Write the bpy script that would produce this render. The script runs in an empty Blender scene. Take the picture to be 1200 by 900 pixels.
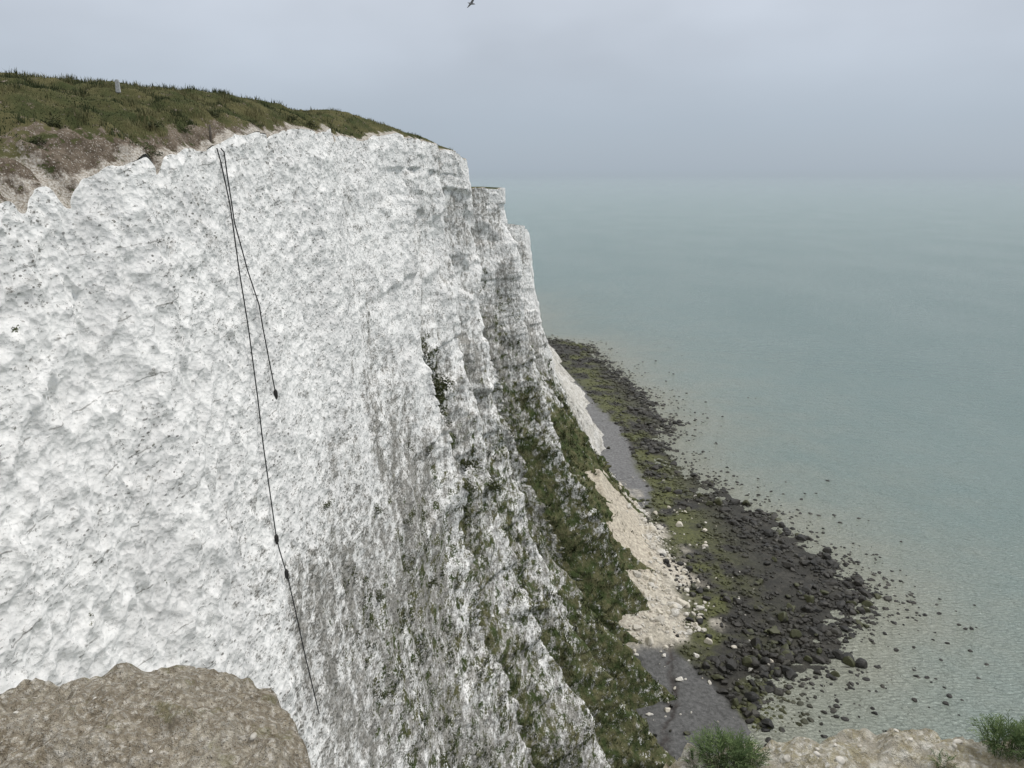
import bpy, bmesh, math, random
import numpy as np
from mathutils import Vector
random.seed(7); rng=np.random.default_rng(7)
scene=bpy.context.scene
scene.view_settings.view_transform='Standard'
scene.view_settings.look='None'
scene.view_settings.exposure=0

# ---------------------------------------------------------------- noise
def hsh(ix,iy,seed):
    h=(ix.astype(np.int64)*374761393+iy.astype(np.int64)*668265263+seed*974634777)&0xffffffff
    h=((h^(h>>13))*1274126177)&0xffffffff
    h=((h^(h>>16))*2246822519)&0xffffffff
    h=h^(h>>15)
    return (h&0xffffff)/float(0xffffff)
def vn(x,y,seed=0):
    x=np.asarray(x,float);y=np.asarray(y,float)
    ix=np.floor(x);iy=np.floor(y);fx=x-ix;fy=y-iy
    fx=fx*fx*fx*(fx*(fx*6-15)+10);fy=fy*fy*fy*(fy*(fy*6-15)+10)
    a=hsh(ix,iy,seed);b=hsh(ix+1,iy,seed);c=hsh(ix,iy+1,seed);d=hsh(ix+1,iy+1,seed)
    return ((a*(1-fx)+b*fx)*(1-fy)+(c*(1-fx)+d*fx)*fy)*2-1
def fbm(x,y,o=4,seed=0):
    r=0;a=1;t=0
    for i in range(o):
        r=r+a*vn(x*2**i+17.3*i,y*2**i-9.1*i,seed+i);t+=a;a*=.5
    return r/t
def bowls(x,y,seed=0,tilt=.5,w=.3,quad=1.):
    """conchoidal scallops / fracture facets meeting in sharp ridges (continuous)"""
    ix=np.floor(x);iy=np.floor(y);best=np.full(x.shape,9.)
    for i in (-1,0,1):
        for j in (-1,0,1):
            cx=ix+i;cy=iy+j
            dx=x-cx-hsh(cx,cy,seed);dy=y-cy-hsh(cx,cy,seed+1)
            h=quad*(dx*dx+dy*dy)+(hsh(cx,cy,seed+2)-.5)*tilt*dx+(hsh(cx,cy,seed+3)-.5)*tilt*dy+hsh(cx,cy,seed+4)*w
            best=np.minimum(best,h)
    return best-.35
def sst(a,b,x):
    t=np.clip((x-a)/(b-a),0,1);return t*t*(3-2*t)

# ---------------------------------------------------------------- mesh helpers
def raw_mesh(name,V,F,mats,smooth=True,attrs=None,cols=None):
    me=bpy.data.meshes.new(name)
    V=np.asarray(V,np.float32);F=np.asarray(F,np.int32);k=F.shape[1]
    me.vertices.add(len(V));me.vertices.foreach_set('co',V.ravel())
    me.loops.add(F.size);me.loops.foreach_set('vertex_index',F.ravel())
    me.polygons.add(len(F));me.polygons.foreach_set('loop_start',np.arange(0,F.size,k,dtype=np.int32))
    me.polygons.foreach_set('use_smooth',np.full(len(F),smooth))
    for n,a in (attrs or {}).items():
        at=me.attributes.new(n,'FLOAT','POINT');at.data.foreach_set('value',np.asarray(a,np.float32).ravel())
    for n,a in (cols or {}).items():
        at=me.attributes.new(n,'FLOAT_COLOR','POINT')
        c=np.ones((len(V),4),np.float32);c[:,:3]=a;at.data.foreach_set('color',c.ravel())
    me.update(calc_edges=True);me.validate()
    for m in mats: me.materials.append(m)
    return me
def grid_faces(nr,nc):
    i=np.arange(nr*nc).reshape(nr,nc)
    return np.stack([i[:-1,:-1],i[1:,:-1],i[1:,1:],i[:-1,1:]],-1).reshape(-1,4)
def add(name,me,label=None,cat=None,kind=None,group=None,parent=None,loc=None):
    o=bpy.data.objects.new(name,me);scene.collection.objects.link(o)
    if label:o['label']=label
    if cat:o['category']=cat
    if kind:o['kind']=kind
    if group:o['group']=group
    if parent:o.parent=parent
    if loc is not None:o.location=loc
    return o

# ---------------------------------------------------------------- node helpers
class NT:
    def __init__(s,mat):
        s.t=mat.node_tree;s.n=s.t.nodes;s.l=s.t.links
    def new(s,t,**k):
        n=s.n.new(t)
        for a,b in k.items():setattr(n,a,b)
        return n
    def link(s,a,b):s.l.new(a,b)
    def put(s,sock,v):
        if isinstance(v,bpy.types.NodeSocket):s.l.new(v,sock)
        else:sock.default_value=v
    def math(s,op,a,b=0.,clamp=False):
        n=s.new('ShaderNodeMath',operation=op);n.use_clamp=clamp
        s.put(n.inputs[0],a);s.put(n.inputs[1],b);return n.outputs[0]
    def mix(s,f,a,b,mode='MIX'):
        n=s.new('ShaderNodeMix',data_type='RGBA',blend_type=mode)
        s.put(n.inputs[0],f)
        for i,v in ((6,a),(7,b)):
            if isinstance(v,tuple):v=(*v,1)
            s.put(n.inputs[i],v)
        return n.outputs[2]
    def ss(s,a,b,x,lo=0.,hi=1.):
        n=s.new('ShaderNodeMapRange',interpolation_type='SMOOTHSTEP')
        s.put(n.inputs[0],x);n.inputs[1].default_value=a;n.inputs[2].default_value=b
        n.inputs[3].default_value=lo;n.inputs[4].default_value=hi;return n.outputs[0]
    def pos(s,scale=(1,1,1)):
        g=s.new('ShaderNodeNewGeometry')
        m=s.new('ShaderNodeMapping');m.inputs['Scale'].default_value=scale
        s.link(g.outputs['Position'],m.inputs[0]);return m.outputs[0]
    def noise(s,scale,detail=4,rough=.55,vs=(1,1,1),dist=0.):
        n=s.new('ShaderNodeTexNoise');s.link(s.pos(vs),n.inputs['Vector'])
        n.inputs['Scale'].default_value=scale;n.inputs['Detail'].default_value=detail
        n.inputs['Roughness'].default_value=rough;n.inputs['Distortion'].default_value=dist
        return n.outputs['Fac']
    def voro(s,scale,vs=(1,1,1),feat='F1',out='Distance'):
        n=s.new('ShaderNodeTexVoronoi',feature=feat);s.link(s.pos(vs),n.inputs['Vector'])
        n.inputs['Scale'].default_value=scale;return n.outputs[out]
    def attr(s,name,out='Fac'):
        n=s.new('ShaderNodeAttribute');n.attribute_name=name;return n.outputs[out]
    def bumps(s,*hs):
        """one bump from weighted heights in metres"""
        tot=None
        for h,w in hs:
            m=s.math('MULTIPLY',h,w);tot=m if tot is None else s.math('ADD',tot,m)
        n=s.new('ShaderNodeBump');s.put(n.inputs['Height'],tot);n.inputs['Distance'].default_value=1.;n.inputs['Strength'].default_value=1.
        return n.outputs[0]
def material(name,rough=.9,spec=.2):
    m=bpy.data.materials.new(name);m.use_nodes=True
    t=NT(m);b=m.node_tree.nodes['Principled BSDF']
    b.inputs['Roughness'].default_value=rough;b.inputs['Specular IOR Level'].default_value=spec
    return m,t,b

# ---------------------------------------------------------------- materials
m_cliff,t,b=material('chalk',.95,.1)
veg=t.attr('veg');dirt=t.attr('dirt');tan=t.attr('tan');fresh=t.attr('fresh')
n1=t.noise(.5,4,.6,(1,.5,.5));n2=t.noise(2.2,5,.65,(1,.42,.7));n3=t.noise(8,3,.72,(1,.5,1))
n4=t.noise(1.0,4,.65,(1,.5,.14))
c=t.mix(t.ss(.42,.66,n1),(.88,.875,.855),(.77,.765,.75))
notf=t.math('SUBTRACT',1.,t.math('MULTIPLY',fresh,.65))
c=t.mix(t.math('MULTIPLY',t.ss(.52,.70,n2,0,.5),notf),c,(.48,.475,.46))
c=t.mix(t.math('MULTIPLY',tan,t.ss(.3,.6,n1,.5,.9)),c,(.50,.475,.41))
d1=t.math('ADD',dirt,t.math('MULTIPLY',t.math('SUBTRACT',n4,.5),1.8))
d1=t.math('ADD',d1,t.math('MULTIPLY',t.math('SUBTRACT',n3,.5),1.6))
d1=t.math('ADD',d1,t.math('MULTIPLY',t.math('SUBTRACT',n2,.5),1.9))
c=t.mix(t.ss(.25,.95,d1,0,.86),c,(.215,.205,.18))
spk=t.math('ADD',n3,t.math('MULTIPLY',dirt,.07))
sp=t.math('MULTIPLY',t.math('MULTIPLY',t.ss(.575,.62,spk,0,.88),t.ss(.42,.56,n2)),notf)
c=t.mix(sp,c,(.12,.115,.10))
vv=t.voro(2.0,(1,.7,1.5));c=t.mix(t.math('MULTIPLY',t.ss(.12,.16,vv,.88,0),t.math('MULTIPLY',t.ss(.40,.54,n1),notf)),c,(.09,.088,.08))
sepn=t.new('ShaderNodeSeparateXYZ');t.link(t.pos(),sepn.inputs[0])
zz=t.math('ADD',t.math('MULTIPLY',sepn.outputs[2],.37),t.math('MULTIPLY',sepn.outputs[1],-.022))
zz=t.math('ADD',zz,t.math('MULTIPLY',n1,.35))
fr=t.math('FRACT',zz)
seam=t.math('MULTIPLY',t.ss(.0,.018,t.math('ABSOLUTE',t.math('SUBTRACT',fr,.5)),1,0),t.ss(.48,.56,n2))
c=t.mix(t.math('MULTIPLY',seam,.7),c,(.14,.135,.12))
vn_=t.noise(.9,5,.75,(1,.6,.75))
vf=t.math('ADD',veg,t.math('MULTIPLY',t.math('SUBTRACT',vn_,.5),2.6))
vf=t.math('ADD',vf,t.math('MULTIPLY',t.math('SUBTRACT',n3,.5),1.2))
vf=t.ss(.50,.64,vf)
vc=t.mix(t.ss(.38,.62,t.noise(.4,4,.7)),(.055,.075,.028),(.13,.125,.065))
vc=t.mix(t.ss(.50,.70,n3),vc,(.034,.04,.02))
c=t.mix(vf,c,vc)
t.link(c,b.inputs['Base Color'])
t.link(t.bumps((t.voro(1.7,(1,.8,.8)),.17),(t.voro(4.6,(1,.8,.9)),.07),(n3,.05),(n2,.05)),b.inputs['Normal'])

m_turf,t,b=material('turf',1,.05)
soil=t.attr('soil');chk=t.attr('chalk')
n1=t.noise(.5,4,.6);n2=t.noise(2.0,6,.75);n3=t.noise(14,3,.7)
g=t.mix(t.ss(.35,.65,n1),(.055,.066,.028),(.13,.12,.058))
g=t.mix(t.ss(.5,.7,n2),g,(.03,.036,.015))
s_=t.mix(t.ss(.35,.65,n2),(.080,.062,.046),(.19,.155,.12))
s_=t.mix(t.ss(.58,.64,n3),s_,(.45,.42,.37))
sf=t.ss(.4,.6,t.math('ADD',soil,t.math('MULTIPLY',t.math('SUBTRACT',n2,.5),4.2)))
c=t.mix(sf,g,s_)
cf=t.ss(.35,.9,t.math('ADD',chk,t.math('MULTIPLY',t.math('SUBTRACT',n2,.5),2.6)))
c=t.mix(cf,c,t.mix(t.ss(.4,.6,n3),(.60,.57,.52),(.30,.26,.21)))
t.link(c,b.inputs['Base Color'])
t.link(t.bumps((n3,.05),(n2,.12)),b.inputs['Normal'])

m_beach,t,b=material('beach',.65,.3)
n2=t.noise(1.2,5,.7);n3=t.noise(5,4,.75)
c=t.mix(.8,t.attr('col','Color'),t.mix(t.ss(.3,.7,n2),(.25,.25,.25),(.72,.72,.72)),'OVERLAY')
c=t.mix(t.ss(.5,.7,n3,0,.5),c,(.025,.025,.023))
t.link(c,b.inputs['Base Color']);t.link(t.bumps((n3,.12),(n2,.25)),b.inputs['Normal'])

def rockmat(name,ca,cb,cc,rough,weed=None):
    m,t,b=material(name,rough,.35)
    n=t.noise(.22,3);n3=t.noise(4,4,.7)
    c=t.mix(t.ss(.35,.65,n),ca,cb);c=t.mix(t.ss(.45,.7,n3),c,cc)
    rv=t.attr('rv')
    c=t.mix(t.ss(.7,1.,rv,0,.7),c,tuple(1.7*x+.015 for x in cc))
    if weed:
        g=t.new('ShaderNodeNewGeometry');sp=t.new('ShaderNodeSeparateXYZ');t.link(g.outputs['Normal'],sp.inputs[0])
        wf=t.math('MULTIPLY',t.ss(-.3,.5,sp.outputs[2]),t.math('MULTIPLY',t.attr('weed'),t.ss(.33,.5,t.noise(.25,4,.7))))
        c=t.mix(wf,c,weed)
    t.link(c,b.inputs['Base Color']);t.link(t.bumps((n3,.09)),b.inputs['Normal']);return m
m_rock=rockmat('seaweed_rock',(.014,.014,.013),(.030,.027,.022),(.038,.036,.028),.5,(.082,.09,.028))
m_chalkrock=rockmat('chalk_rock',(.52,.49,.43),(.68,.66,.61),(.36,.33,.27),.9)

m_crust,t,b=material('crusted_soil',1,.1)
n1=t.noise(3,3,.6);n2=t.noise(16,5,.78);n3=t.noise(55,4,.8);v=t.voro(40);v2=t.voro(85)
ch=t.attr('chalk')
c=t.mix(t.ss(.35,.65,n1),(.47,.415,.325),(.60,.55,.45))
c=t.mix(t.ss(.46,.60,n2,0,.7),c,(.28,.235,.165))
c=t.mix(t.ss(.48,.60,n3,0,.9),c,(.78,.74,.66))
c=t.mix(t.ss(.34,.54,v,0,.45),c,(.17,.14,.095))
c=t.mix(t.ss(.12,.22,v2,.8,0),c,(.09,.08,.06))
c=t.mix(t.ss(.58,.66,t.noise(9,4,.7),0,.5),c,(.25,.24,.12))
cw=t.mix(t.ss(.42,.58,n2),(.74,.71,.62),(.50,.45,.31))
cw=t.mix(t.ss(.5,.66,n3),cw,(.80,.78,.72))
cw=t.mix(t.ss(.40,.56,v,0,.45),cw,(.27,.23,.15))
c=t.mix(ch,c,cw)
t.link(c,b.inputs['Base Color'])
t.link(t.bumps((v,-.018),(n2,.06),(n3,.03)),b.inputs['Normal'])

def leafmat(name,ca,cb):
    m,t,b=material(name,.8,.2)
    c=t.mix(t.attr('rv'),ca,cb);t.link(c,b.inputs['Base Color'])
    return m
m_grass=leafmat('grass_blade',(.035,.048,.018),(.18,.165,.08))
m_leaf=leafmat('leaf',(.028,.038,.017),(.10,.108,.046))
m_fgrass=leafmat('tuft_blade',(.04,.07,.025),(.14,.19,.075))
def plain(name,col,rough=.7):
    m,t,b=material(name,rough,.3)
    n=t.noise(12,3);c=t.mix(t.ss(.3,.7,n),col,tuple(x*.65 for x in col));t.link(c,b.inputs['Base Color']);return m
m_rope=plain('rope_fibre',(.02,.02,.022));m_metal=plain('dark_iron',(.03,.028,.027))
m_white=plain('white_paint',(.5,.51,.51));m_wood=plain('weathered_wood',(.12,.1,.08))
m_gull=plain('feathers',(.25,.25,.26))

# ---------------------------------------------------------------- cliff loft
# X, Y, Z(top), nx, ny, foot offset, turf rise, rise length, inland x, inland y, rib amp, step
C=np.array([
(90,-90,97,.3,.95,18,.3,5,0,-1,1,8),
(40,-14,97.5,.1,.99,18,.3,5,0,-1,1,6),
(12,-1.,98,0,1,14,.2,5,0,-1,.3,4),
(0,.9,98.1,0,1,12,.1,5,0,-1,.2,4),
(-7,1.2,98.1,.2,.98,12,.3,5,0,-1,.2,4),
(-14,4,98.3,.7,.7,14,1.,5,-.7,-.7,.3,3),
(-17,12,98.5,1,.1,20,2.0,5,-1,0,.4,2),
(-16.3,22,98.8,1,-.05,23,2.9,5,-1,0,.4,1),
(-15.9,28.5,99.8,1,-.05,23,3.1,5,-1,0,.4,1),
(-15,32,100.5,1,-.05,23,3.2,5,-1,0,.4,1),
(-14.6,41,101.8,1,-.05,23,3.1,5,-1,0,.4,1),
(-13,57,103.2,1,-.05,23,2.4,3.5,-1,0,.5,1),
(-13.8,62,102.7,1,-.05,23,2.6,3.5,-1,0,.8,1),
(-11.9,75,103.6,1,-.05,24,2.3,3,-1,0,.9,1),
(-11.2,90,103.9,1,-.05,26,1.9,3,-1,0,.9,1),
(-9.6,106,103.2,1,-.08,31,1.6,3,-1,0,.9,1),
(-7.6,117,102.0,1,-.15,35,1.4,3,-1,0,.9,1),
(-12.5,121,101,1,-.1,33,1.2,3,-1,0,.9,1),
(-15.5,128,99.5,1,-.1,37,1.0,3,-1,0,.9,1),
(-12.2,135,98.8,1,-.1,41,1,3,-1,0,.9,1),
(-14,146,97.6,1,-.1,38,.5,3,-1,0,.9,1),
(-8,151.5,97.6,1,-.1,35,.3,3,-1,0,.8,1),
(-2.2,160,97.3,1,-.1,31,.3,3,-1,0,.7,1),
(-8,166,96,1,0,39,.3,3,-1,0,1.1,1),
(-10,185,92,1,0,47,.3,3,-1,0,1.2,1),
(-6,205,89,1,0,47,.3,3,-1,0,1.2,1),
(-4,224,87,1,.05,40,.3,3,-1,0,1.0,1),
(2.6,236,85.4,1,.15,28,.3,3,-1,0,.5,1),
(5.4,250,82.3,1,.3,26,.3,3,-1,0,.5,1),
(2,264,82,1,.2,34,.3,3,-1,0,.6,1),
(-6,330,80,1,0,42,.3,3,-1,0,.9,1.5),
(-8,400,80,1,0,36,.3,3,-1,0,1.2,2),
(-4,470,80,1,.2,22,.3,3,-1,0,2,2),
(-60,580,80,.7,.7,18,.3,3,-.8,-.6,2,3),
(-300,800,80,.7,.7,18,.3,3,-.7,-.7,2,8)],float)
seg=np.hypot(np.diff(C[:,0]),np.diff(C[:,1]));S=np.concatenate([[0],np.cumsum(seg)])
s=[0.]
while s[-1]<S[-1]:
    x=np.interp(s[-1],S,C[:,0]);y=np.interp(s[-1],S,C[:,1]);dn=np.interp(s[-1],S,C[:,11])
    s.append(s[-1]+max(.08,.0028*math.hypot(x,y))*max(1,dn))
s=np.array(s);nc=len(s)
fine=np.arange(0,S[-1],.25)
def ctl(k,w=.8):
    f=np.interp(fine,S,C[:,k]);ker=np.hanning(int(w*2/.25)+3);ker/=ker.sum()
    p=len(ker)//2;f=np.convolve(np.pad(f,p,mode='edge'),ker,'valid')[:len(fine)]
    return np.interp(s,fine,f)
cx,cy,cz=ctl(0),ctl(1),ctl(2);nx,ny=ctl(3,4),ctl(4,4);FF=ctl(5,4);RI=ctl(6,5);RL=ctl(7,5);ix_,iy_=ctl(8,3),ctl(9,3);RA=ctl(10,5)
cz=cz+(.4*fbm(s/5,s*0,3,7)+.15*vn(s/.8,s*0,9))*sst(10,25,cy)
chute=sum(np.exp(-((cy-yy)/w)**2)*dp for yy,w,dp in ((26.4,.4,.6),(28.6,.55,.95),(33.6,.45,.75),(47,.5,.35),(59.5,.9,.5)))*(cy>20)
cz=cz-chute*.9
nr=620
q=np.linspace(0,1,nr)**1.15
kq=[0,.1,.2,.3,.4,.5,.6,.7,.8,.9,1]
profA=np.interp(q,kq,[0,.025,.06,.105,.165,.25,.36,.49,.64,.81,1])
profB=np.interp(q,kq,[0,.018,.042,.078,.125,.19,.285,.41,.565,.76,1])
Q=q[:,None]+0*s[None];H=(cz+1.0)[None];D=Q*H;SS=s[None]+0*Q
YY=cy[None]+0*Q
wB=sst(88,106,YY)*(1-sst(146,160,YY))
off=(profA[:,None]*(1-wB)+profB[:,None]*wB)*FF[None]
far=sst(48,90,YY);nearw=1-sst(45,90,YY);f3=sst(232,246,YY)
edge=.5*fbm(SS/5,SS*0,4,5)*np.minimum(1,RA[None]+.3)
rib=fbm(SS/10+.3*fbm(SS/20,D/30,2,3),D/40,3,11)
big=RA[None]*( (.2+1.5*Q)*1.8*rib)
cr_=np.array([40,60,79,97,117,135,149,160,174,190,207,222,238,250,266,288,310,330],float)
yw=YY+2.4*fbm(SS/13,D/20,3,501)+.6*fbm(SS/2.5,D/4,4,505)
k_=np.clip(np.searchsorted(cr_,yw.ravel()).reshape(yw.shape),1,len(cr_)-1)
lo=cr_[k_-1];hi_=cr_[k_];u=np.clip((yw-lo)/(hi_-lo),0,1)
drop=np.clip((yw-lo)/1.8,0,1)
saw=np.maximum(u**1.5,1-drop)-.42
sa=hsh(k_*1.0,k_*0.,77)*.8+.8
sawA=sst(66,84,YY)*(1-sst(262,330,YY))*(1.5+5.6*Q**1.1)*sa*(1-.72*f3)
wx=.22*fbm(SS/1.1,D/1.1,3,4);wy=.22*fbm(SS/1.1+5,D/1.1,3,6)
wx2=.5*fbm(SS/8,D/6,3,14);wy2=.5*fbm(SS/8+5,D/6,3,16)
butt=bowls(SS/8+wx2,D/13+wy2,301,.9,.6)
butt2=bowls(SS/4.4+wx2,D/4.6+wy2,311,1.1,.5,.9)
butt3=bowls(SS/2.1+wx2,D/2.1+wy2,351,1.1,.5,.9)
b1=bowls(SS/3.0+wx,D/5.5+wy,321,.6,.3)
b2=bowls(SS/.75+wx*.6,D/.95+wy*.6,331,1.5,.5,.8)
b2b=bowls(SS/1.4+wx*.5,D/1.6+wy*.5,361,1.5,.5,.8)
b3=bowls(SS/.36+wx,D/.42+wy,341,1.4,.5,.8)
mid=.08*fbm(SS/2.3,D/7,4,31)+.5*fbm(SS/9,D/16,3,37)*(.4+Q)
ledge=.07*vn(SS/5,(D+.06*SS)/.6+.5*vn(SS/3,D/3,71),72)+.12*vn(SS/9,(D+.05*SS)/1.9,73)+.6*far*np.clip(3*vn(SS/14,(D+.03*SS)/3.6,75),-.5,.5)
rough=fbm(SS/1.1,D/.8,3,85)
patch=np.clip(sst(-.35,.2,fbm(SS/5,D/6,3,87)+.45*(sst(3,9,D)-.5)),0,1)*(1-sst(34,46,YY+.3*D))
calm=1-.6*f3
disp=edge+big+sawA*saw+far*calm*(1.5*butt*(.6+1.*Q)+1.05*butt2+.5*butt3)+mid+.12*b1*nearw+nearw*(.38*b2b*patch+.20*b2b*(1-patch)+.17*b2+.22*b2*patch)+.06*b2*far*calm+(.12*nearw+.05*calm)*b3+ledge*(.5+.5*far)*calm+(.02*(1-patch)+.07*far*calm)*rough
disp-=.12*nearw
disp*=np.where(YY<14,.6,1)
gul=-rib
p1=fbm(SS/8,D/10,4,81);p2=fbm(SS/4,D/4,4,83)
low=.16-saw
dirt=.76*sst(12,32,D+10*p1)*sst(30,42,YY)
dirt=np.maximum(dirt,sst(58,96,YY)*(.28+.36*sst(-.1,.4,p1)))
dirt=np.maximum(dirt,.84*sst(44,68,D+8*p1)*(1-sst(236,246,YY)))
dirt=dirt+far*(.62*np.clip(low,-.5,.6))-.25*far*np.clip(butt2,-.3,.5)
rc=np.exp(-((YY-134-.10*D)/11)**4)*sst(5,15,D)
dirt=np.maximum(dirt,1.0*rc)
dirt=np.where(YY>236,.15+.25*sst(-.1,.3,p1)+.14*sst(35,55,D),dirt)
dirt=np.clip(dirt,0,1)
veg=.48*sst(16,46,D+12*p1)*sst(34,55,YY)
veg=np.maximum(veg,(.60+.5*low)*sst(24,50,D+8*gul+10*p1)*sst(60,84,YY))
hi=sst(111,121,YY)*(1-sst(234,244,YY))
veg=np.maximum(veg,hi*(.80+.62*low)*sst(32,54,D+16*gul+8*p1))
veg=np.maximum(veg,hi*(.42+.5*low)*sst(8,22,D+6*p2)*sst(-.3,.25,gul+.5*p2))
veg=np.maximum(veg,.60*rc*sst(-.35,.2,p2+.5*low))
veg=np.maximum(veg,sst(148,166,YY)*(1-sst(232,242,YY))*(1.02+.25*low)*sst(46,58,D+8*p1))
veg=np.maximum(veg,sst(92,112,YY)*(1-sst(232,242,YY))*.84*sst(62,80,D+5*p1))
veg=np.maximum(veg,.75*np.exp(-((YY-88)/3.2)**2-((D-34)/12)**2))
veg=np.where(YY>240,.05+.25*sst(20,50,D)*sst(0,.3,p1),veg)
tan=sst(234,246,YY)*sst(36,52,D)*.8
disp=disp+.5*sst(.5,.8,veg)*fbm(SS/1.4,D/1.4,3,91)
PX=cx[None]+nx[None]*(off+disp);PY=cy[None]+ny[None]*(off+disp);PZ=cz[None]-D
PZ=PZ+.10*fbm(SS/1.6,D/1.6,3,95)*sst(0,.006,Q)
upm=(D<3)&(YY>10);PX=np.where(upm,np.maximum(PX,PX[0][None]+.02*D),PX)
P=np.stack([PX,PY,PZ],-1)
me=raw_mesh('cliff_face',P.reshape(-1,3),grid_faces(nr,nc),[m_cliff],True,{'veg':veg,'dirt':dirt,'tan':tan,'fresh':patch})
cliff=add('cliff',me,'sheer white chalk cliff with grey streaks and grassy ledges','cliff',kind='structure')

# cliff top turf
r=np.concatenate([[0],np.geomspace(.1,14,120),np.geomspace(15,260,40)])
R=r[:,None]+0*s[None];Yt=cy[None]+0*R;St=s[None]+0*R
rim=P[0,:,0];ker=np.hanning(61);ker/=ker.sum();rims=np.convolve(np.pad(rim,30,mode='edge'),ker,'valid')
fw=np.exp(-R/3.);bx=rim[None]*fw+rims[None]*(1-fw)+ix_[None]*R;by=P[0,:,1][None]+iy_[None]*R
bx=np.where(Yt>10,np.minimum(bx,rim[None]-.5*R),bx)
rise=RI[None]*(1-np.exp(-R/RL[None]))
scarpw=(1-sst(40,55,Yt))*sst(8,20,Yt)
nz=fbm(bx/1.1,by/1.1,4,101)*.32+fbm(bx/5,by/5,3,105)*.4
tz=P[0,:,2][None]+rise+sst(0,2.5,R)*nz*np.clip(RI[None]*.5,.15,1)-.004*np.maximum(R-15,0)
tz+=scarpw*(.30*sst(.1,.9,R+.5*vn(St/1.3,R,111))+.35*np.abs(fbm(St/.9,R/.7,4,113))*sst(0,.6,R)*(1-sst(2,4,R)))
tz+=.8*chute[None]*sst(.5,3.0,R)
soilw=(1.5*(1-sst(26,36,Yt))+.8*(1-sst(40,60,Yt)))*(1+.9*fbm(St/2.2,R/1.2,3,121))
soil=(1-sst(.2,1.9,R/np.maximum(soilw,.05)))*sst(8,14,Yt)*.95
soil=np.maximum(soil,(1-sst(.1,.35,R)))
chk=np.clip(chute[None]*1.4,0,1)*(1-sst(1.4,2.8,R+.8*fbm(St,R,3,123)))
chk=np.maximum(chk,(1-sst(.05,.6,R+.4*fbm(St/.7,R*2,3,131)))*.85)
T=np.stack([bx,by,tz],-1)
me=raw_mesh('cliff_top_turf',T.reshape(-1,3),grid_faces(len(r),nc),[m_turf],True,{'soil':soil,'chalk':chk})
turf=add('hill',me,'rough grassy cliff top with bare brown soil rim','hill',kind='structure')

def blades(base,h,w,mat,name,rv=None,lean=.7):
    n=len(base);a=rng.uniform(0,2*np.pi,n);l=rng.uniform(0,lean,n)*h;b_=rng.uniform(0,2*np.pi,n)
    dx=np.cos(a)*w;dy=np.sin(a)*w;lx=np.cos(b_)*l;ly=np.sin(b_)*l
    v0=base+np.stack([-dx,-dy,0*dx],-1);v1=base+np.stack([dx,dy,0*dx],-1)
    v2=base+np.stack([dx*.7+lx*.35,dy*.7+ly*.35,h*.6],-1);v3=base+np.stack([-dx*.7+lx*.35,-dy*.7+ly*.35,h*.6],-1)
    tp=base+np.stack([lx,ly,h],-1)
    V=np.stack([v0,v1,v2,v3,tp],1).reshape(-1,3);i=np.arange(n)*5
    F=np.concatenate([np.stack([i,i+1,i+2],-1),np.stack([i,i+2,i+3],-1),np.stack([i+3,i+2,i+4],-1)])
    if rv is None: rv=rng.uniform(0,1,n)
    return raw_mesh(name,V,F,[mat],False,{'rv':np.repeat(rv,5)})
mask=(Yt>18)&(Yt<135)&(R<16)&(R>.12)&(soil+.9*fbm(bx/.8,by/.8,3,133)<.5)&(chk<.4)
ii=np.argwhere(mask);wt=(R[mask]+.5)/np.maximum(Yt[mask],20)**.5;wt/=wt.sum()
N=140000
pk=ii[rng.choice(len(ii),N,p=wt)]
base=T[pk[:,0],pk[:,1]]+np.stack([rng.normal(0,.1,N),rng.normal(0,.2,N),np.full(N,-.03)],-1)
tus=fbm(base[:,0]/.9,base[:,1]/.9,3,141)
hh=(.06+.24*sst(.0,.5,tus))*rng.uniform(.6,1.4,N)
me=blades(base,hh,.018,m_grass,'grass_blades',np.clip(.42+1.5*fbm(base[:,0]/2.2,base[:,1]/2.2,3,145)+rng.normal(0,.25,N),0,1))
add('grass',me,'wind-blown rough grass covering the cliff top','grass',kind='stuff')

# ---------------------------------------------------------------- shore
SH=np.array([(-5,640),(4,500),(17,478),(44,460),(51,413),(58,362),(65,318),(62,290),(58,265),(64,245),(74,224),(83,199),(87.5,180),(86,166),
 (76,153),(67,144),(57,139),(50.5,130),(46.6,123),(44.4,117),(45,108),(50,98),(60,80),(75,40),(110,0),(160,-60)],float)
pts=[]
for a,bb in zip(SH[:-1],SH[1:]):
    k=max(2,int(np.hypot(*(bb-a))/3))
    for j in range(k):pts.append(a+(bb-a)*j/k)
pts=np.array(pts+[SH[-1]]);k=np.arange(len(pts));am=sst(100,150,pts[:,1])*.9+.3
pts[:,0]+=am*4.2*fbm(k/3.,k*0.,3,151);pts[:,1]+=am*1.8*fbm(k/3.2,k*0.+9,2,153)
poly=np.concatenate([pts,[(-400,-60),(-400,640)]])
def shore(x,y):
    x=np.asarray(x,float);y=np.asarray(y,float)
    dm=np.full(x.shape,1e9)
    for a,bb in zip(pts[:-1],pts[1:]):
        d=bb-a;tt=np.clip(((x-a[0])*d[0]+(y-a[1])*d[1])/(d@d),0,1)
        dm=np.minimum(dm,(x-a[0]-tt*d[0])**2+(y-a[1]-tt*d[1])**2)
    dm=np.sqrt(dm)
    ins=np.zeros(x.shape,bool);n=len(poly)
    for i in range(n):
        a=poly[i];bb=poly[(i+1)%n]
        if a[1]==bb[1]:continue
        c_=((a[1]>y)!=(bb[1]>y))&(x<(bb[0]-a[0])*(y-a[1])/(bb[1]-a[1])+a[0]);ins^=c_
    return np.where(ins,dm,-dm)
xr=lambda y:np.interp(y,[140,146,154,175,200,222,234,240],[24,36,41,42,41,37,33,30])
xin=lambda y:np.interp(y,[225,245,300,340,400,480],[44,45,43,36,26,17])
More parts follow.
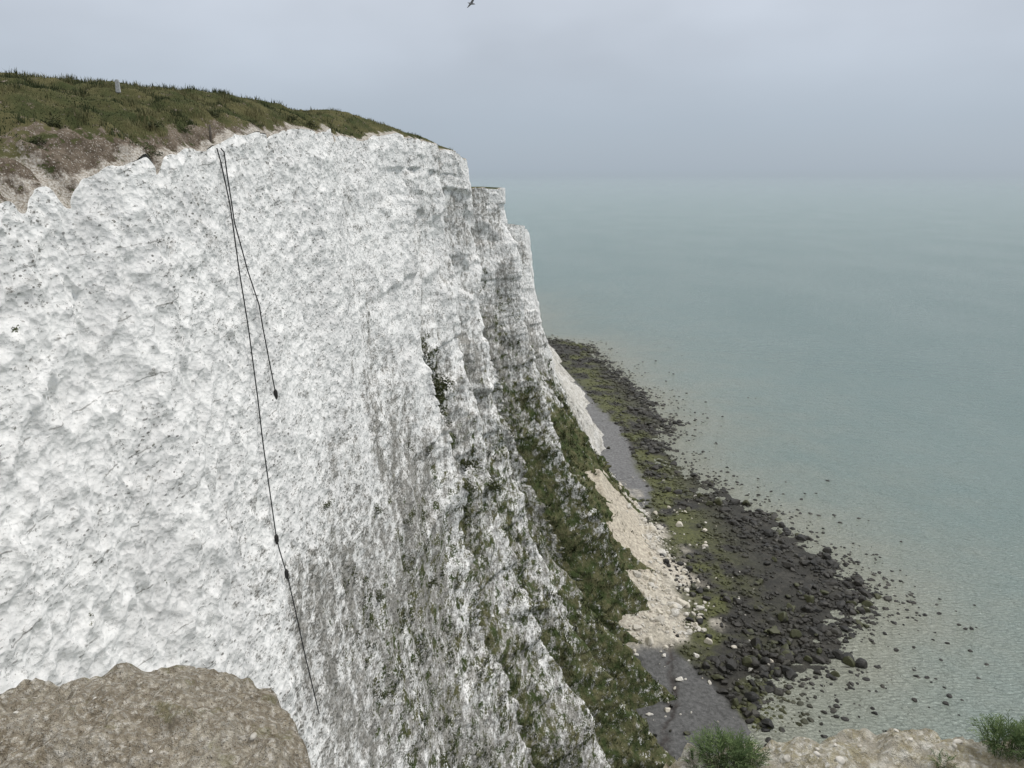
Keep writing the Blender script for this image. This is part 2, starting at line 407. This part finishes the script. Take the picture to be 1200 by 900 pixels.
def beach_z(x,y,d=None):
    if d is None:d=shore(x,y)
    z=np.where(d>0,-.12+.75*(1-np.exp(-np.maximum(d,0)/15))+.03*np.maximum(d,0),-.12+.08*d)
    z=z+np.where(d>-12,(.22+.45*np.exp(-np.maximum(d,0)/14))*fbm(x/3.5,y/3.5,3,161),0)
    mh=np.interp(y,[138,150,165,185,202,218,230,240],[0,2,4,9,14,11,4,0])
    z=z+mh*np.clip(1-(x-28)/(xr(y)-26),0,1.2)**1.25*(1+.12*fbm(x/4,y/6,3,163))
    return z
gx=np.arange(-8,118,.7);gy=np.concatenate([np.arange(40,105,2.),np.arange(105,270,.7),np.arange(270,600,1.5)])
GX,GY=np.meshgrid(gx,gy);GD=shore(GX,GY);GZ=beach_z(GX,GY,GD)
n_a=fbm(GX/6,GY/6,4,171);n_b=fbm(GX/2,GY/2,3,173);n_c=fbm(GX/13,GY/13,4,175)
col=np.zeros(GX.shape+(3,))+np.array((.028,.027,.022))
def blend(col,w,c_):return col*(1-w[...,None])+np.array(c_)*w[...,None]
col=blend(col,sst(0,.4,n_b)*.6,(.06,.056,.046))
xaf=lambda y:np.interp(y,[145,160,175,262,320,400],[45,48,49,49,45,37])
wav=lambda x,y:np.exp(-((x-xaf(y))/10)**2)*sst(-.35,.25,fbm(x/6,y/6,4,171)+.6*fbm(x/13,y/13,4,175))
alg=wav(GX,GY)
col=blend(col,np.clip(alg*.95,0,1),(.095,.102,.034))
shing=(1-sst(-2,2,(GY-144)+(GX-36)*2.3+3*n_a))
col=blend(col,shing,(.112,.112,.110))
chx=GX-31-.25*(GY-128)+1.6*n_b+1.5*n_a
stripe=np.exp(-(chx/.6)**2)*shing
col=blend(col,stripe*.9,(.035,.026,.022))
strip=(1-sst(-1.5,1.5,GX-xin(GY)+3*n_a))*sst(205,225,GY)*(1-sst(400,470,GY))
col=blend(col,strip,(.165,.165,.165))
rub=(1-sst(-3.5,6,GX-xr(GY)+9*n_a))*sst(141,147,GY+3*n_b)*(1-sst(228,240,GY+4*n_a))
col=blend(col,rub,(.54,.50,.42))
rub2=rub*sst(-.1,.4,n_b+.5*n_a);col=blend(col,rub2*.5,(.30,.27,.21))
tans=rub*(1-sst(-3,3,GX-36.5+2*n_a))*sst(160,178,GY);col=blend(col,tans*.85,(.52,.465,.37))
me=raw_mesh('beach_ground',np.stack([GX,GY,GZ-.25*stripe],-1).reshape(-1,3),grid_faces(*GX.shape),[m_beach],True,cols={'col':col.reshape(-1,3)})
add('beach_ground',me,'dark shingle foreshore with algae and chalk rubble','beach',kind='structure')

def ico(sub):
    bm=bmesh.new();bmesh.ops.create_icosphere(bm,subdivisions=sub,radius=1)
    V=np.array([v.co[:] for v in bm.verts]);F=np.array([[v.index for v in f.verts] for f in bm.faces]);bm.free();return V,F
def rockv(V,cuts=11):
    V=V.copy()
    for _ in range(cuts):
        n=rng.normal(size=3);n/=np.linalg.norm(n);c_=rng.uniform(.5,.85)
        V-=np.maximum(0,V@n-c_)[:,None]*n
    V*=rng.uniform(.7,1.25,3)*np.array((1,1,.75));return V
V1,F1=ico(2);V2,F2=ico(3)
T1=[rockv(V1,9) for _ in range(14)];T2=[rockv(V2,14) for _ in range(10)]
N=230000
x=rng.uniform(15,115,N);y=105+rng.uniform(0,1,N)**1.35*385
d=shore(x,y)
nn=fbm(x/5,y/5,3,181);n5=fbm(x/11,y/11,3,183)
shg=((y-144)+(x-36)*2.3<0);stp=(x<xin(y))&(y>225);rb=(x<xr(y)-2+5*nn)&(y>143)&(y<240)
pin=np.where(d>0,.28+.45*np.exp(-d/12),.6*np.exp(d/4.)+.10*np.exp(d/10)*(n5>.0))
pin=np.where(shg|stp|rb,.003,pin)*sst(-.45,.2,nn+.12)
keep=rng.uniform(0,1,N)<pin*.36
bx_,by_,bd=x[keep],y[keep],d[keep]
sz=np.clip(rng.lognormal(-.92,.58,len(bx_)),.18,1.5)*np.where(bd<14,1.12,.8)
sz=np.where(bd<-4,np.minimum(sz,.75),sz)
app=sz/np.hypot(bx_,by_)
order=np.argsort(-app)
def stuffrocks(name,xs,ys,szs,mat,label,cat,emb=.15):
    Vs=[];Fs=[];rv=[];o=0
    zz=beach_z(xs,ys);wd=wav(xs,ys)
    an=rng.uniform(0,2*np.pi,len(xs));tid=rng.integers(0,len(T1),len(xs));rr=rng.uniform(0,1,len(xs))
    for i in range(len(xs)):
        v=T1[tid[i]];c_,s_=math.cos(an[i]),math.sin(an[i])
        w=np.stack([v[:,0]*c_-v[:,1]*s_,v[:,0]*s_+v[:,1]*c_,v[:,2]],-1)*szs[i]
        w+=np.array((xs[i],ys[i],max(zz[i],-.3*szs[i])+emb*szs[i]));Vs.append(w);Fs.append(F1+o);o+=len(v);rv.append(np.full(len(v),rr[i]))
    me=raw_mesh(name,np.concatenate(Vs),np.concatenate(Fs),[mat],False,{'rv':np.concatenate(rv),'weed':np.repeat(wd,len(V1))})
    add(name,me,label,cat,kind='stuff')
def indrocks(name,xs,ys,szs,mat,lab,cat,grp):
    ms=[]
    for k_,v in enumerate(T2):
        ms.append(raw_mesh(name,v,F2,[mat],False,{'rv':np.full(len(v),rng.uniform(0,1)),'weed':np.full(len(v),.5 if k_%4==0 else 0.)}))
    zz=beach_z(xs,ys);dd=shore(xs,ys)
    for i in range(len(xs)):
        o=add(name,ms[i%len(ms)],lab(dd[i]),cat,group=grp)
        o.location=(xs[i],ys[i],max(zz[i],-.25*szs[i])+.15*szs[i]);o.scale=(szs[i],)*3;o.rotation_euler=(rng.uniform(-.3,.3),rng.uniform(-.3,.3),rng.uniform(0,6.28))
ia,ib=order[:270],order[270:]
indrocks('beach_boulder',bx_[ia],by_[ia],sz[ia],m_rock,lambda d_:'dark seaweed-covered boulder standing in shallow sea water' if d_<0 else 'dark seaweed-covered boulder on the rocky foreshore','boulder','boulders along the foreshore')
stuffrocks('foreshore_rubble',bx_[ib],by_[ib],sz[ib],m_rock,'dense field of small dark wet rocks','rocks')
N=15000
x=rng.uniform(24,60,N);y=rng.uniform(122,245,N);w=(1-sst(-5,8,x-xr(y)))*sst(139,150,y)*(1-sst(218,236,y))*sst(-9,-2,x-xr(y)+6*(y<170))
w=np.maximum(w,.04*(x<62));w*=sst(-.4,.3,fbm(x/4,y/4,3,191)+.1)
kp=rng.uniform(0,1,N)<w*.45
x,y=x[kp],y[kp];cs=np.clip(rng.lognormal(-1.1,.65,len(x)),.12,1.7);od=np.argsort(-cs/np.hypot(x,y));ia,ib=od[:130],od[130:]
indrocks('chalk_boulder',x[ia],y[ia],cs[ia],m_chalkrock,lambda d_:'pale fallen chalk boulder on the rubble slope','boulder','fallen chalk boulders')
stuffrocks('chalk_rubble',x[ib],y[ib],cs[ib],m_chalkrock,'scattered small white chalk stones','stones')

# ---------------------------------------------------------------- sea
rr_=np.concatenate([np.linspace(30,500,240),np.geomspace(505,70000,100)]);th=np.linspace(-math.pi*.5,math.pi,620)
RR,TH=np.meshgrid(rr_,th);sx=RR*np.sin(TH);sy=RR*np.cos(TH)
sd=np.full(sx.shape,1000.);mk=RR<1200;sd[mk]=-shore(sx[mk],sy[mk])
shal=.45*np.exp(-np.maximum(sd,0)/14)+.65*np.exp(-np.maximum(sd,0)/70)
m_sea,t,b=material('sea_water',.15,.5)
b.inputs['IOR'].default_value=1.33
sh=t.attr('shallow')
nb=t.noise(.012,4,.55,(1,.5,1));nm=t.noise(.05,4,.6)
shn=t.math('ADD',sh,t.math('MULTIPLY',t.math('SUBTRACT',nm,.5),.5))
c=t.mix(t.ss(.3,.7,nb),(.205,.285,.272),(.235,.312,.297))
c=t.mix(t.ss(.0,1.0,shn,0,.92),c,(.345,.352,.29))
t.link(c,b.inputs['Base Color'])
w1=t.noise(.8,3,.6,(1,2.,1),.6);w2=t.noise(.16,3,.5,(1,1.8,1),.3)
t.link(t.bumps((w1,1.6),(w2,2.4)),b.inputs['Normal'])
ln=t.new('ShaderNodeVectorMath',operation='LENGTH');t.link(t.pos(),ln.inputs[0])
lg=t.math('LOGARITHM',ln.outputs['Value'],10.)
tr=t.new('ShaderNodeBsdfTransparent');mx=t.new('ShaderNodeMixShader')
t.put(mx.inputs[0],t.ss(3.1,4.75,lg,0,.93));t.link(b.outputs[0],mx.inputs[1]);t.link(tr.outputs[0],mx.inputs[2])  # distance haze put into the material: far water turns transparent to the horizon sky
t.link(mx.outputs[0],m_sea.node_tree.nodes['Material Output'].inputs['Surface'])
me=raw_mesh('sea_surface',np.stack([sx,sy,0*sx],-1).reshape(-1,3),grid_faces(*sx.shape),[m_sea],True,{'shallow':shal})
add('sea',me,'calm milky green sea fading into mist','sea',kind='structure')

# ---------------------------------------------------------------- foreground ledge
gx=np.concatenate([np.linspace(-9,-2.3,30),np.arange(-2.25,2.25,.010),np.linspace(2.3,9,30)])
gy=np.concatenate([np.linspace(-8,1.0,30),np.arange(1.05,2.75,.010)])
GX,GY=np.meshgrid(gx,gy)
ed=np.interp(GX,[-9,-3,-1.9,-1.6,-1.4,-1.1,-.9,-.76,-.66,-.57,-.48,0,.25,.36,.5,.75,.97,1.2,1.45,3,9],
 [1.9,2.0,2.08,2.12,2.17,2.18,2.16,2.09,1.96,1.80,1.55,1.3,1.45,1.68,1.80,1.84,1.87,1.85,1.82,1.75,1.6])
ed=ed+.03*fbm(GX/.16,GY/.2,4,203)+.02*fbm(GX/.05,GY/.05,3,209)
o_=GY-ed
z=98.52+.03*fbm(GX/.5,GY/.5,3,213)+.05*fbm(GX/.09,GY/.09,5,205)-.022*bowls(GX/.05,GY/.05,207,.8,.8)+.03*np.exp(-((GX+1.1)/.5)**2)-.03*sst(0,.4,GX)
z-=.10*sst(-.35,0,o_)**2*(GX<0)+.03*sst(-.12,0,o_)*(GX>=0)
z-=np.where(o_>0,o_*4,0)
z=np.maximum(z,94.5)
chk=sst(.1,.35,GX)*(.7+.3*sst(-.25,.1,fbm(GX/.15,GY/.15,3,207)))
me=raw_mesh('ground',np.stack([GX,GY,z],-1).reshape(-1,3),grid_faces(*GX.shape),[m_crust],True,{'chalk':chk})
add('ground',me,'crusty grey-brown cliff-edge soil with chalky rim','ground',kind='structure')
def gz(px,py):
    i=np.abs(gx-px).argmin();j=np.abs(gy-py).argmin();return z[j,i]
pm=[raw_mesh('pebble',rockv(V1,8),F1,[m_chalkrock],True,{'rv':np.zeros(len(V1))}) for _ in range(5)]
k=0
for (px,py,ps) in [(-.70,1.76,.012),(-1.2,1.9,.008),(-.95,1.7,.007),(-1.4,1.85,.008)]+[(rng.uniform(.42,1.5),rng.uniform(1.70,1.84),rng.uniform(.005,.014)) for _ in range(18)]:
    o=add('pebble',pm[k%5],'small white chalk pebble lying on the cliff edge','pebble',group='chalk pebbles on the edge',loc=(px,py,gz(px,py)+ps*.2));o.scale=(ps,)*3;o.rotation_euler=(0,0,k);k+=1
def tuft(px,py,rad,n,h):
    """low leafy rosette: arching stems carrying small leaflets"""
    Vs=[];Fs=[];rv=[];o=0
    for i in range(n):
        a=rng.uniform(0,6.28);rr=rad*.6*math.sqrt(rng.uniform(0,1));ang=a+rng.normal(0,.7)
        L=h*rng.uniform(.5,1.25);p=np.array((rr*math.cos(a),rr*math.sin(a),-.008));out=rng.uniform(.3,1.5);r0=rng.uniform(0,1)
        K=6;sd_=np.array((-math.sin(ang),math.cos(ang),0))
        for k in range(K):
            el2=1.4-out*(k/(K-1));dr=np.array((math.cos(ang)*math.cos(el2),math.sin(ang)*math.cos(el2),math.sin(el2)))
            q_=p+L/K*dr
            Vs+=[p-sd_*.0009,p+sd_*.0009,q_+sd_*.0007,q_-sd_*.0007];Fs.append((o,o+1,o+2,o+3));o+=4;rv+=[r0*.5]*4
            if k>0:
                for sg in (1,-1):
                    l=L*.24*(1-.1*k)*rng.uniform(.7,1.3);tip=q_+sd_*sg*l*.8+dr*l*.9;w_=dr*l*.15
                    m_=(q_+tip)/2
                    Vs+=[q_,m_-w_,tip,m_+w_];Fs.append((o,o+1,o+2,o+3));o+=4;rv+=[min(1,max(0,r0+rng.normal(0,.15)))]*4
            p=q_
    me=raw_mesh('leafy_plant',np.array(Vs),np.array(Fs),[m_fgrass],False,{'rv':np.array(rv)})
    return add('leafy_plant',me,'low leafy green plant growing on the chalk edge','plant',loc=(px,py,gz(px,py)),group='low plants on the chalk edge')
tuft(.575,1.75,.095,260,.068);tuft(.64,1.74,.06,120,.05);tuft(1.34,1.76,.085,210,.065);tuft(1.42,1.76,.075,170,.06);tuft(1.15,1.71,.04,50,.03);tuft(.50,1.74,.04,40,.03)

# ---------------------------------------------------------------- wall things
def wall(yq,zq):
    m=(np.abs(P[...,1]-yq)<3)&(np.abs(P[...,2]-zq)<1.5)&(cx[None]<30)
    idx=np.argwhere(m);dd=(P[m][:,1]-yq)**2+(P[m][:,2]-zq)**2
    return Vector(P[tuple(idx[dd.argmin()])])
def tube(name,pts_,rad,mat,sides=8):
    pts_=[Vector(p) for p in pts_];V=[];F=[]
    for i,p in enumerate(pts_):
        tn=(pts_[min(i+1,len(pts_)-1)]-pts_[max(i-1,0)]).normalized()
        u=tn.orthogonal().normalized();w=tn.cross(u)
        rr=rad[i] if hasattr(rad,'__len__') else rad
        for k in range(sides):
            a=2*math.pi*k/sides;V.append((p+u*math.cos(a)*rr+w*math.sin(a)*rr)[:])
    for i in range(len(pts_)-1):
        for k in range(sides):
            a=i*sides+k;b2=i*sides+(k+1)%sides;F.append((a,b2,b2+sides,a+sides))
    return raw_mesh(name,V,F,[mat],True)
def ropepath(kp,n=60):
    tt=np.linspace(0,1,n);kt=np.linspace(0,1,len(kp))
    ys=np.interp(tt,kt,[k_[0] for k_ in kp]);zs=np.interp(tt,kt,[k_[1] for k_ in kp])
    X=np.array([max(wall(a+e_,c_).x for e_ in (-.12,0,.12)) for a,c_ in zip(ys,zs)])+.07
    hull=[0]
    while hull[-1]<n-1:
        i=hull[-1];js=range(i+1,min(i+16,n));sl=[(X[j]-X[i])/(j-i) for j in js];hull.append(js[int(np.argmax(sl))])
    X=np.interp(np.arange(n),hull,X[hull])
    return [(X[i],ys[i],zs[i]) for i in range(n)]
def rope(kp,label,wts):
    pth=ropepath(kp)
    e=add('hanging_rope',tube('rope_strand',pth,.034,m_rope),label,'rope')
    for f in wts:
        p=Vector(pth[int(f*(len(pth)-1))])
        prof=[(0,.03),(-.05,.08),(-.16,.12),(-.40,.12),(-.52,.08),(-.6,.04)]
        add('rope_weight',tube('rope_weight',[(p.x,p.y,p.z+.25+a) for a,_ in prof],[b_ for _,b_ in prof],m_metal),None,parent=e)
rope([(40.3,101.3),(40.65,98.5),(40.9,95.5),(41.3,92),(42.1,88)],'short dark rope hanging down the chalk face',[1.0])
rope([(39.9,101.3),(40.0,98.5),(39.9,92.3),(39.3,86),(39.0,80.6),(39.0,78),(39.3,73),(39.7,68.5)],'long dark rope hanging down the chalk face',[.58,.70])
def topz(x_,y_):
    d_=(T[...,0]-x_)**2+(T[...,1]-y_)**2;return T[...,2].ravel()[d_.argmin()]
p=wall(40.1,101.4);sx_,sy_=p.x-.2,40.1;zt=topz(sx_,sy_)
add('stake',tube('stake',[(sx_,sy_,zt-.3),(sx_,sy_,zt+.3),(sx_+.02,sy_,zt+.85),(sx_+.02,sy_,zt+.86)],[.07,.07,.06,.001],m_wood),'short weathered wooden stake at the cliff edge','stake')
px,py=-20.2,42.;zt=topz(px,py)
bm=bmesh.new();bmesh.ops.create_cube(bm,size=1)
for v_ in bm.verts:
    v_.co.x*=.22;v_.co.y*=.18;v_.co.z*=.65;v_.co.z+=.32
    if v_.co.z>.5:v_.co.x*=.8;v_.co.y*=.8
bmesh.ops.bevel(bm,geom=bm.edges[:],offset=.03,segments=2,affect='EDGES')
me=bpy.data.meshes.new('marker_post');bm.to_mesh(me);bm.free();me.materials.append(m_white)
add('marker_post',me,'small white marker post in the cliff-top grass','post',loc=(px,py,zt-.02))

def clumpgeo(n,rad,leaf,flat=.8):
    c_=rng.normal(0,1,(n,3));c_/=np.linalg.norm(c_,axis=1)[:,None];c_*=(rad*rng.uniform(.3,1,n)**.6)[:,None]
    lob=rng.normal(0,.5*rad,(7,3));c_=c_*.6+lob[rng.integers(0,7,n)];c_[:,2]*=flat
    u=rng.normal(0,1,(n,3));u/=np.linalg.norm(u,axis=1)[:,None];w=np.cross(u,rng.normal(0,1,(n,3)));w/=np.linalg.norm(w,axis=1)[:,None]
    L=(rad*leaf*rng.uniform(.6,1.4,n))[:,None]
    V=np.stack([c_-u*L,c_+w*L*.6,c_+u*L,c_-w*L*.6],1).reshape(-1,3);i=np.arange(n)*4
    F=np.stack([i,i+1,i+2,i+3],-1);rv=np.clip(.4+c_[:,2]/rad*.5+rng.normal(0,.2,n),0,1)
    return V,F,np.repeat(rv,4)
LM=[]
for _ in range(6):
    V,F,rv=clumpgeo(420,1.,.11);LM.append(raw_mesh('shrub',V,F,[m_leaf],False,{'rv':rv}))
spots=[(84,82.5,.9),(84.8,80.5,1.2),(85.8,78.3,1.5),(86.6,75.8,1.3),(87.5,74,1.4),(89,71.5,1.2),(46.7,79,.4),(57,74,.5),(66,69,.7),(72,74,.6),(80,66,.9),(93,64,1.1),(96,60,1.3),(62,66,.6),(101,72,1.1),(99,66,1.3),(76,72,.7),(90,60,1.2),(70,60,.7),(54,68,.5),(50,62,.5),(108,60,1.4),(126,62,1.6),(130,56,1.8),(122,70,1.4)]
for i,(a,c_,s_) in enumerate(spots):
    p=wall(a,c_)
    o=add('cliff_shrub',LM[i%6],'dark green leafy shrub clinging to the chalk face','shrub',group='shrubs clinging to the cliff',loc=(p.x+.15*s_,p.y,p.z));o.scale=(s_*.7,s_*1.3,s_*.9);o.rotation_euler=(0,0,i*.4)
for i,(yb,rb_,sb) in enumerate([(26,2.2,.28),(29.8,1.6,.22),(33.2,.35,.3),(33.9,.5,.22),(31.5,2.4,.3),(36,1.2,.28),(38.5,1.0,.25),(43,1.1,.3),(46.5,.6,.25),(52,.7,.35),(55,.6,.3)]):
    jc=np.argmin(np.abs(cy-yb)+100*(cx>20));jr=np.argmin(np.abs(r-rb_));pt=T[jr,jc]
    o=add('rim_bush',LM[i%6],'low dark green bush on the crumbling cliff rim','bush',group='bushes along the cliff rim',loc=(pt[0],pt[1],pt[2]+.08));o.scale=(sb*1.3,sb*1.4,sb*.8);o.rotation_euler=(0,0,i*.9)
vm=veg+.85*fbm(SS/3.0,D/2.6,4,401)+.25*fbm(SS/.8,D/.6,2,405)
can=np.argwhere((vm>.72)&(YY>32)&(YY<240)&(D>6)&(PZ>1))
dist=np.sqrt(PX**2+PY**2+(PZ-100)**2)
area=np.gradient(s)[None]*np.gradient(q)[:,None]*H
wv=(area/dist**1.6)[can[:,0],can[:,1]];wv/=wv.sum()
pick=can[rng.choice(len(can),11000,p=wv)]
CT=[clumpgeo(20,1.,.30) for _ in range(16)]
Vs=[];Fs=[];rvs=[];o=0
for i,(a,bq) in enumerate(pick):
    V,F,rv=CT[i%16];sc=.0028*dist[a,bq]*rng.uniform(.4,1.7)+.06
    Vs.append(V*np.array((.6,1.2,.9))*sc+P[a,bq]);Fs.append(F+o);o+=len(V);rvs.append(np.clip(rv+rng.normal(0,.2),0,1))
me=raw_mesh('cliff_plants',np.concatenate(Vs),np.concatenate(Fs),[m_leaf],False,{'rv':np.concatenate(rvs)})
add('cliff_plants',me,'scattered low plants and grass on the chalk face','plants',kind='stuff')
# gull
V=[];F=[]
bod=[(-.28,.008,0),(-.2,.035,0),(-.08,.07,0),(.05,.075,0),(.15,.05,.01),(.21,.045,.02),(.26,.02,.015),(.3,.004,.01)]
n=8
for x_,r_,z_ in bod:
    for k in range(n):V.append((x_,r_*math.cos(2*math.pi*k/n),z_+r_*.9*math.sin(2*math.pi*k/n)))
for i in range(len(bod)-1):
    for k in range(n):F.append((i*n+k,i*n+(k+1)%n,(i+1)*n+(k+1)%n,(i+1)*n+k))
for sg in (1,-1):
    o=len(V);W=[(.04,.09,-.09,.03),(.25,.12,-.05,.13),(.48,.06,-.07,.12),(.68,-.06,-.1,.05)]
    for yy,xf,xb,zz_ in W:
        V+=[(xf,sg*yy,zz_),((xf+xb)/2,sg*yy,zz_+.012),(xb,sg*yy,zz_-.004)]
    for i in range(3):
        for j in range(2):
            a=o+i*3+j;F.append((a,a+1,a+4,a+3))
me=raw_mesh('gull',V,F,[m_gull],True)
g_=add('gull',me,'grey gull gliding with outstretched wings','bird',loc=(-2.9,60,111.8));g_.rotation_euler=(math.radians(-20),math.radians(8),math.radians(20))

# ---------------------------------------------------------------- world & light
w=bpy.data.worlds.new('World');scene.world=w;w.use_nodes=True
t=NT(w);bg=w.node_tree.nodes['Background'];bg.inputs[1].default_value=.1
el,az=math.radians(50),math.radians(72)
sky=t.new('ShaderNodeTexSky',sky_type='NISHITA');sky.sun_disc=False;sky.sun_elevation=el;sky.sun_rotation=az
tc=t.new('ShaderNodeTexCoord');sp_=t.new('ShaderNodeSeparateXYZ');t.link(tc.outputs['Generated'],sp_.inputs[0])
mp=t.new('ShaderNodeMapping');mp.inputs['Scale'].default_value=(1,1,2.2);t.link(tc.outputs['Generated'],mp.inputs[0])
ns=t.new('ShaderNodeTexNoise');t.link(mp.outputs[0],ns.inputs['Vector']);ns.inputs['Scale'].default_value=2.4;ns.inputs['Detail'].default_value=4;ns.inputs['Roughness'].default_value=.48
cr=t.new('ShaderNodeValToRGB');e=cr.color_ramp.elements
st=[(.0,(.20,.225,.25)),(.47,(.365,.43,.475)),(.4995,(.37,.435,.49)),(.501,(.38,.445,.515)),(.53,(.425,.49,.57)),(.57,(.525,.58,.66)),(.62,(.615,.66,.735)),(.68,(.67,.70,.76)),(.80,(.80,.81,.83)),(1.,(1.,.99,.97))]
while len(e)<len(st):e.new(.5)
for i,(p,c_) in enumerate(st):e[i].position=p;e[i].color=(*c_,1)
mm=t.new('ShaderNodeMath',operation='MULTIPLY_ADD');t.link(sp_.outputs[2],mm.inputs[0]);mm.inputs[1].default_value=.5;mm.inputs[2].default_value=.5
t.link(mm.outputs[0],cr.inputs[0])
up=t.ss(.30,1.,sp_.outputs[2],10.2,14.5)
cla=t.ss(-.01,.2,sp_.outputs[2],0.,1.)
cn=t.math('MULTIPLY',t.math('SUBTRACT',ns.outputs['Fac'],.5),t.math('MULTIPLY',cla,.7))
cl=t.math('MULTIPLY',t.math('ADD',1.,cn),up)
vm_=t.new('ShaderNodeVectorMath',operation='SCALE');t.link(cr.outputs[0],vm_.inputs[0]);t.link(cl,vm_.inputs['Scale'])
t.link(t.mix(.95,sky.outputs[0],vm_.outputs[0]),bg.inputs[0])
sun=bpy.data.lights.new('sun','SUN');sun.energy=1.5;sun.angle=math.radians(10);sun.color=(1,.96,.91)
so=bpy.data.objects.new('sun',sun);scene.collection.objects.link(so)
dv=Vector((math.cos(el)*math.sin(az),math.cos(el)*math.cos(az),math.sin(el)))
so.rotation_euler=dv.to_track_quat('Z','Y').to_euler()
cam=bpy.data.cameras.new('camera');cam.sensor_width=36;cam.lens=27.03;cam.clip_end=90000;cam.clip_start=.05
co=bpy.data.objects.new('camera',cam);scene.collection.objects.link(co);co.location=(0,0,100)
co.rotation_euler=(math.radians(90-15.2),0,0);scene.camera=co
